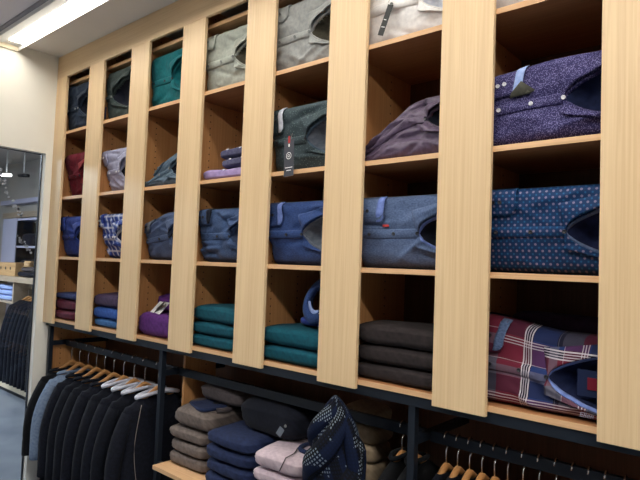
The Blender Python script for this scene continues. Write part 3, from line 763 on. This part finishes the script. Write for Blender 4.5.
def sband(pts, wdt, nm):
    """flat folded band lying over the wrap: points are (angle deg, q, lift)"""
    V = []; F = []; UV = []; m_ = 9; L = 0; prev = None
    P = []
    NS = 40
    for s in range(NS+1):
        t = s/NS*(len(pts)-1); k = min(int(t), len(pts)-2); f = t-k; f = f
        P.append([pts[k][c]+(pts[k+1][c]-pts[k][c])*f for c in range(3)])
    for s, (a, q, lf) in enumerate(P):
        a2, q2_, _ = P[min(s+1, NS)]; a1, q1_, _ = P[max(s-1, 0)]
        d = Vector(((a2-a1)*PI/180*.12, (q2_-q1_)*HS)).normalized(); nrm = Vector((-d.y, d.x))
        if s: L += math.hypot((a-P[s-1][0])*PI/180*.12, (q-P[s-1][1])*HS)
        for j in range(m_):
            e = (j/(m_-1)-.5); th = math.radians(a) + nrm.x*e*wdt/.12; qq = max(0, min(.985, q + nrm.y*e*wdt/HS))
            r = scarf_r(th, qq) + lf*math.sqrt(max(0, 1-(2*e)**2)) + .001
            V.append(Vector((r*math.cos(th) + .02*math.sin(qq*3), r*.72*math.sin(th)-.0, HS*qq))); UV.append((e*wdt, L))
    for s in range(NS):
        for j in range(m_-1): F.append((s*m_+j, s*m_+j+1, (s+1)*m_+j+1, (s+1)*m_+j))
    link(nm, mesh(nm, V, F, 'scarf_cloth', UV), scf)
sband([(165, .34, .015), (215, .46, .034), (260, .62, .040), (300, .80, .032), (340, .92, .015)], .10, 'fold')
sband([(175, .60, .012), (215, .74, .03), (255, .87, .028), (300, .95, .012)], .075, 'fold')
sband([(200, .20, .015), (255, .30, .04), (300, .38, .045), (350, .55, .035), (380, .72, .012)], .10, 'fold')
sband([(325, .95, .01), (335, .78, .03), (345, .5, .036), (350, .25, .02)], .085, 'fold')

# ------------------------------------------------------------------ hangers and jackets
DROP = .05
def hanger_meshes(mat, nm, DROP=DROP):
    hw = .17
    bar = []
    rad = []
    for i in range(25):
        y = -hw + 2*hw*i/24; q = abs(y)/hw
        bar.append((0, y, -DROP-.085 - .085*q**1.35 + .012*math.exp(-(y/.03)**2))); rad.append(.0115*(1-.4*q))
    bm = tubemesh('shoulder_bar', bar, rad, mat, n=10, flat=1.2)
    hk = [(0, 0, -DROP-.076), (0, 0, -.045), (0, .004, -.035), (0, .016, -.022), (0, .0205, -.004), (0, .0185, .012), (0, .009, .0235), (0, -.004, .0245), (0, -.015, .018), (0, -.0195, .006)]
    hm = tubemesh('hook', hk, .0026, 'chrome', n=7)
    return bm, hm
HM = hanger_meshes('hanger_wood', 'w'); HMW = hanger_meshes('plastic_white', 'p'); HMS = hanger_meshes('hanger_wood', 's', .022)
def hanger(label, x, yaw=0, kind=HM, group='hangers on the rail', y=RY, z=RZ):
    t = thing('coat_hanger', label, 'hanger', (x, y, z), yaw, group)
    link('shoulder_bar', kind[0], t); link('hook', kind[1], t)
    return t
def jacket_meshes(mat, length=.64, seed=0, hw=.2, th=.042, DROP=DROP, flare=.03, neck=.088):
    """garment on a hanger; Y is its width, X its thickness; origin on the rail"""
    def zsh(y): return -DROP - .085 - .085*(min(.17, y)/.17)**1.35 + .018
    ys = [neck + (.19-neck)*k/3 for k in range(4)]
    rows = [(y_, min(th, .019+.2*(y_-neck)), zsh(y_)) for y_ in ys] + [(.205, th*.95, -DROP-.178), (.200, th, -DROP-.23), (.19, th, -DROP-.32)]
    zend = -.10-length
    for k in range(1, 9): q = k/8; rows.append((.185 + flare*q, th*(1 + .1*q), -DROP-.32 + (zend+.32+DROP)*q))
    V = []; F = []; UV = []; n = 40
    for j, (a, b, z) in enumerate(rows):
        for i in range(n):
            ang = 2*PI*i/n; c, s = math.cos(ang), math.sin(ang)
            x = b*math.copysign(abs(c)**.8, c); y = a*math.copysign(abs(s)**.9, s)
            zz = z + (.0 if j else .0)
            # shoulder slope: points nearer the neck ride higher
            k = noise.noise(Vector((y*9+seed, z*3.0, c+seed*2)))
            x += k*th*.22*min(1, max(0, (-z-.15)/.2)); 
            V.append(Vector((x, y, zz + .004*k))); UV.append((y+x, z))
    for j in range(len(rows)-1):
        for i in range(n): F.append((j*n+i, (j+1)*n+i, (j+1)*n+(i+1) % n, j*n+(i+1) % n))
    F.append(tuple(range((len(rows)-1)*n, len(rows)*n))[::-1])
    body = mesh('body', V, F, mat, UV)
    sl = []
    for s in (-1, 1):
        P = []; R = []
        for k in range(12):
            q = k/11
            P.append((.004*math.sin(q*5+seed), s*(.178+.062*math.sin(min(1, q*1.6)*PI/2)+.012*q), -DROP-.185 - q*(length-.10))); R.append((.7 + .33*math.sin(min(1, q*3)*PI/2))*(1-.2*q)*.043)
        me_ = tubemesh('sleeve', P, R, mat, n=14, flat=1.0)
        for v_ in me_.vertices: v_.co.x *= min(1, th/.043)
        sl.append(me_)
    # collar band round the neck opening
    P = [(.024*math.cos(a), (neck+.004)*math.sin(a), zsh(neck) + .008 + .010*abs(math.cos(a))) for a in [2*PI*i/28 for i in range(29)]]
    col = tubemesh('collar', P, .0085, mat, n=8, flat=1.0, cap=False)
    # two lapels on the front (facing +X)
    lap = []
    for s in (-1, 1):
        g = [(th*.75, s*(min(neck,.1)-.01), -.16), (th+.003, s*(min(neck,.1)+.022), -.23), (th+.005, s*.055, -.30), (th+.008, s*.006, -.42), (th+.008, s*.002, -.35), (th+.001, s*.03, -.21)]
        Vl = [Vector(v) for v in g]; fl = [(0, 1, 2, 5), (5, 2, 3, 4)]
        if s < 0: fl = [f[::-1] for f in fl]
        lap.append(mesh('lapel', Vl, fl, mat, [(v.y, v.z) for v in Vl], smooth=False))
    return body, sl, col, lap
JM = {}
def jacket(label, x, mat, yaw=0, length=.64, group='garments on the rail', inner=None, seam=False, cat='jacket', name='hanging_jacket', hem=None, neck=.088, y=RY, z=RZ, detail=True, th=.042, drop=DROP):
    key = (mat, length, neck, th, drop)
    if key not in JM: JM[key] = jacket_meshes(mat, length, len(JM)+1, neck=neck, th=th, DROP=drop)
    body, sl, col, lap = JM[key]
    t = thing(name, label, cat, (x, y, z), yaw, group)
    link('body', body, t)
    for s in sl: link('sleeve', s, t)
    if detail:
        link('collar', col, t)
        for l_ in lap: link('lapel', l_, t)
    if inner:
        P = [(.030*math.cos(a)+.004, (neck+.018)*math.sin(a), -DROP-.098 + .012*abs(math.cos(a)) - .012*abs(math.sin(a))) for a in [2*PI*i/28 for i in range(29)]]
        tube('shirt_collar', P, .0100, inner, t, n=8, cap=False)
    if seam:
        for s in (-1, 1):
            tube('seam', [(th+.004 + .002*math.sin(k), s*(.125 + .028*math.sin(k/9*PI)), -.19 - .45*k/9) for k in range(10)], .0016, 'thread_tan', t, n=5)
    if hem: 
        box('hem_panel', (-.04, -.20, -.10-length-.03), (.04, .20, -.10-length+.004), hem, t, .012)
    return t
rnd = random.Random(5)
row1 = [(.175, 'jacket_black', 'black jacket hanging at the end of the rail against the wall', None, None, 'jacket'),
        (.285, 'jacket_paleblue', 'pale blue grey shirt with white hem hanging among dark jackets', None, 'collar_white', 'shirt'),
        (.405, 'jacket_navy', 'dark navy jacket hanging next to the pale blue shirt', None, None, 'jacket'),
        (.515, 'jacket_ink', 'plain dark navy jacket on wooden hanger mid rail', None, None, 'jacket'),
        (.62, 'jacket_ink', 'plain dark navy jacket on wooden hanger mid rail', None, None, 'jacket'),
        (.73, 'jacket_navy', 'plain dark navy jacket on wooden hanger mid rail', None, None, 'jacket'),
        (.845, 'jacket_ink', 'navy jacket with white inner collar, furthest of three from the black post', 'collar_white', None, 'jacket'),
        (.96, 'jacket_navy', 'navy jacket with white inner collar, middle of three by the black post', 'collar_white', None, 'jacket'),
        (1.075, 'jacket_ink', 'navy jacket with white inner collar, closest of three to the black post', 'collar_white', None, 'jacket'),
        (1.21, 'jacket_darkdenim', 'dark denim jacket with pale stitching and white collar beside the black post', 'collar_white', None, 'jacket')]
for k, (x, mt_, lb, inn, hem, ct) in enumerate(row1):
    yw = rnd.uniform(-.05, .05)
    hanger('wooden hanger on the rail holding a dark jacket' if k != 1 else 'wooden hanger on the rail holding the pale blue shirt', x, yw, HM, 'hangers on the jacket rail')
    if lb.startswith('plain'): gr = 'plain navy jackets mid rail'
    else: gr = 'garments on the jacket rail'
    jacket(lb, x, mt_, yw, .55 if k < 2 else .62 + rnd.choice((0, .04)), gr, inn, k == 9, ct, 'hanging_shirt' if ct == 'shirt' else 'hanging_jacket', hem, neck=.115 if inn else .135)
# the rail on the other side of the low shelf and the one beyond the next post
xs2 = [2.80, 2.8665]
for k, x in enumerate(xs2):
    hanger('wooden hanger on the rail between the scarf and the post', x, 0, HMS, 'hangers beside the scarf')
    jacket('black jacket hanging between the scarf and the black post', x, 'jacket_black', 0, .60, 'black jackets beside the scarf', neck=.06, th=.024, drop=.022)
xs3 = [2.98, 3.024, 3.068, 3.112, 3.156, 3.20, 3.25, 3.30, 3.35, 3.40, 3.445, 3.49, 3.54, 3.59, 3.64, 3.69]
for k, x in enumerate(xs3):
    hanger('wooden hanger in the close row under the plaid shirt', x, 0, HMS, 'hangers in the close row')
    jacket('ink blue jacket in the close row under the plaid shirt', x, 'jacket_ink', 0, .62, 'jackets in the close row', neck=.15 if k > 3 else .055, detail=False, th=.0165, drop=.022)

# ------------------------------------------------------------------ next room
rk = thing('far_rack', 'long pale shelf rack with cream plinth in the room beyond the doorway', 'clothes rack', (0, 0, 0))
FY = .82
box('plinth', (-5.2, FY, .05), (-.9, 1.40, .17), 'cream_plinth', rk, .003)
box('plinth_foot', (-5.2, FY+.03, 0), (-.9, 1.40, .05), 'plastic_black', rk, .002)
box('top_board', (-5.2, FY-.02, 1.225), (-.9, 1.42, 1.285), 'far_wood', rk, .003)
for x in (-2.70, -1.2, -4.2): box('upright', (x, FY, .17), (x+.03, 1.40, 1.225), 'far_wood', rk, .002)
box('back_board', (-5.2, 1.40, .17), (-.9, 1.42, 1.225), 'plastic_black', rk, .002)
box('rail', (-2.67, .93, 1.17), (-1.2, .95, 1.20), 'chrome', rk, .004)
box('shelf', (-4.17, FY, .98), (-2.70, 1.40, 1.0), 'far_wood', rk, .002)
FR = random.Random(9)
xf = -2.56; k = 0
while xf < -1.3:
    hanger('wooden hanger on the far rail beyond the doorway', xf, 0, HM, 'far hangers', .94, 1.185)
    jacket('dark navy jacket on the far rail beyond the doorway', xf, ('jacket_navy', 'jacket_ink')[k % 2], 0, .86, 'far jackets', y=.94, z=1.185, detail=False, th=.036); xf += .095; k += 1
for k in range(3):
    knit('pale blue folded shirt stacked on the far low shelf', 'lining_paleblue', -3.35+.01*k, FY+.03, 1.0005+.0605*k, .5, .3, .06, 150+k, 'pale blue far stack', 'folded_shirt', 0, 'shirt')
# wooden crate with round holes, small parts and dark clothes on the far board
cr_ = thing('wooden_crate', 'small pale wooden crate with round holes on the far board', 'crate', (-3.0, FY+.03, 1.286))
box('front', (-.26, 0, 0), (.26, .015, .15), 'crate_wood', cr_); box('back', (-.26, .22, 0), (.26, .235, .15), 'crate_wood', cr_)
for s in (-1, 1): box('side', (s*.2525-.0075, .0155, 0), (s*.2525+.0075, .2195, .15), 'crate_wood', cr_)
for q in (-.16, -.02, .12):
    o = link('hole', discmesh('hole', .018, .002, 'plastic_black', 14), cr_, (q, -.0002, .085))
knit('dark folded trousers lying on the far board', 'knit_ink', -2.72, FY+.02, 1.286, .42, .30, .06, 160, 'far dark clothes', 'folded_trousers', 0, 'trousers')
knit('dark folded trousers lying on the far board', 'knit_ink', -2.28, FY+.02, 1.286, .42, .30, .06, 161, 'far dark clothes', 'folded_trousers', 0, 'trousers')
knit('charcoal folded pullover stacked on far trousers', 'knit_taupe_dark', -2.68, FY+.05, 1.347, .34, .24, .05, 162, None)
sb = thing('display_stand', 'small brown wooden display stand on the far board', 'stand', (-2.56, FY+.10, 1.398))
tube('post', [(0, 0, 0), (0, 0, .02), (0, 0, .05)], [.06, .045, .05], 'crate_wood', sb, n=14); box('arm', (-.07, -.02, .05), (.10, .02, .065), 'crate_wood', sb)
o = box('white_box', (-.05, 0, 0), (.05, .12, .075), 'plastic_white'); o.location = (-2.12, FY+.03, 1.3465); tag(o, 'small white carton on the far folded clothes', 'box')
# column and wall shelves behind
struct(box('trim_2', (-4.46, 1.30, 0), (-4.0, 1.499, 2.02), 'far_column_paint', None, .004))
sw = thing('wall_shelf', 'dark wall shelf with folded clothes behind the far rack', 'shelving', (-2.9, 1.2, 1.29))
ax0, ax1 = -.80, 1.6
box('back', (ax0, .27, 0), (ax1, .29, .74), 'plastic_black', sw)
for z in (.0, .33, .68): box('shelf', (ax0, 0, z), (ax1, .27, z+.025), 'far_column_paint' if z else 'plastic_black', sw)
for x in (ax0, .1, ax1-.02): box('side', (x, 0, .03), (x+.02, .27, .68), 'plastic_black', sw)
for k, (x, z) in enumerate(((-.74, .357), (-.34, .357), (.2, .357), (.7, .357), (-.74, .027), (-.34, .027), (.2, .027), (.75, .027))):
    knit('dark folded clothes on the far wall shelf', ('knit_ink', 'knit_midnight')[k % 2], -2.9+x, 1.22, 1.29+z, .36, .22, .16, 170+k, 'clothes on the far wall shelf', 'folded_trousers', 0, 'trousers')
struct(box('trim_3', (-4.9, 1.44, 2.05), (-.1, 1.499, 2.13), 'far_wood', None, .003))
struct(box('trim_4', (-4.9, 1.40, 2.24), (-.1, 1.499, 2.30), 'far_column_paint', None, .003))
for k, (x, y, z, lit) in enumerate(((-3.75, 1.05, 2.55, True), (-3.2, 1.05, 2.50, False), (-2.35, 1.05, 2.46, False))):
    t = thing('spotlight', 'lit spotlight on a stem in the far room' if lit else 'dark unlit spotlight on a stem in the far room', 'lamp', (x, y, z), 0, None if lit else 'dark spotlights')
    tube('stem', [(0, 0, .03), (0, 0, CZ-.05-z)], .008, 'fixture_white', t)
    tube('head', [(-.085, -.02, 0), (.085, .02, -.012)], .021, 'plastic_black' if not lit else 'spot_glow', t, n=12)
# low pale wooden bench whose corner shows at the foot of the doorway
bn = thing('low_bench', 'low pale wooden bench just beyond the doorway', 'bench', (-.52, -.36, 0))
box('top', (-.40, -.25, .06), (.16, .25, .09), 'panel_wood', bn, .004)
for s in (-1, 1): box('leg', (-.12+s*.22-.02, -.2, 0), (-.12+s*.22+.02, .2, .06), 'panel_wood', bn)
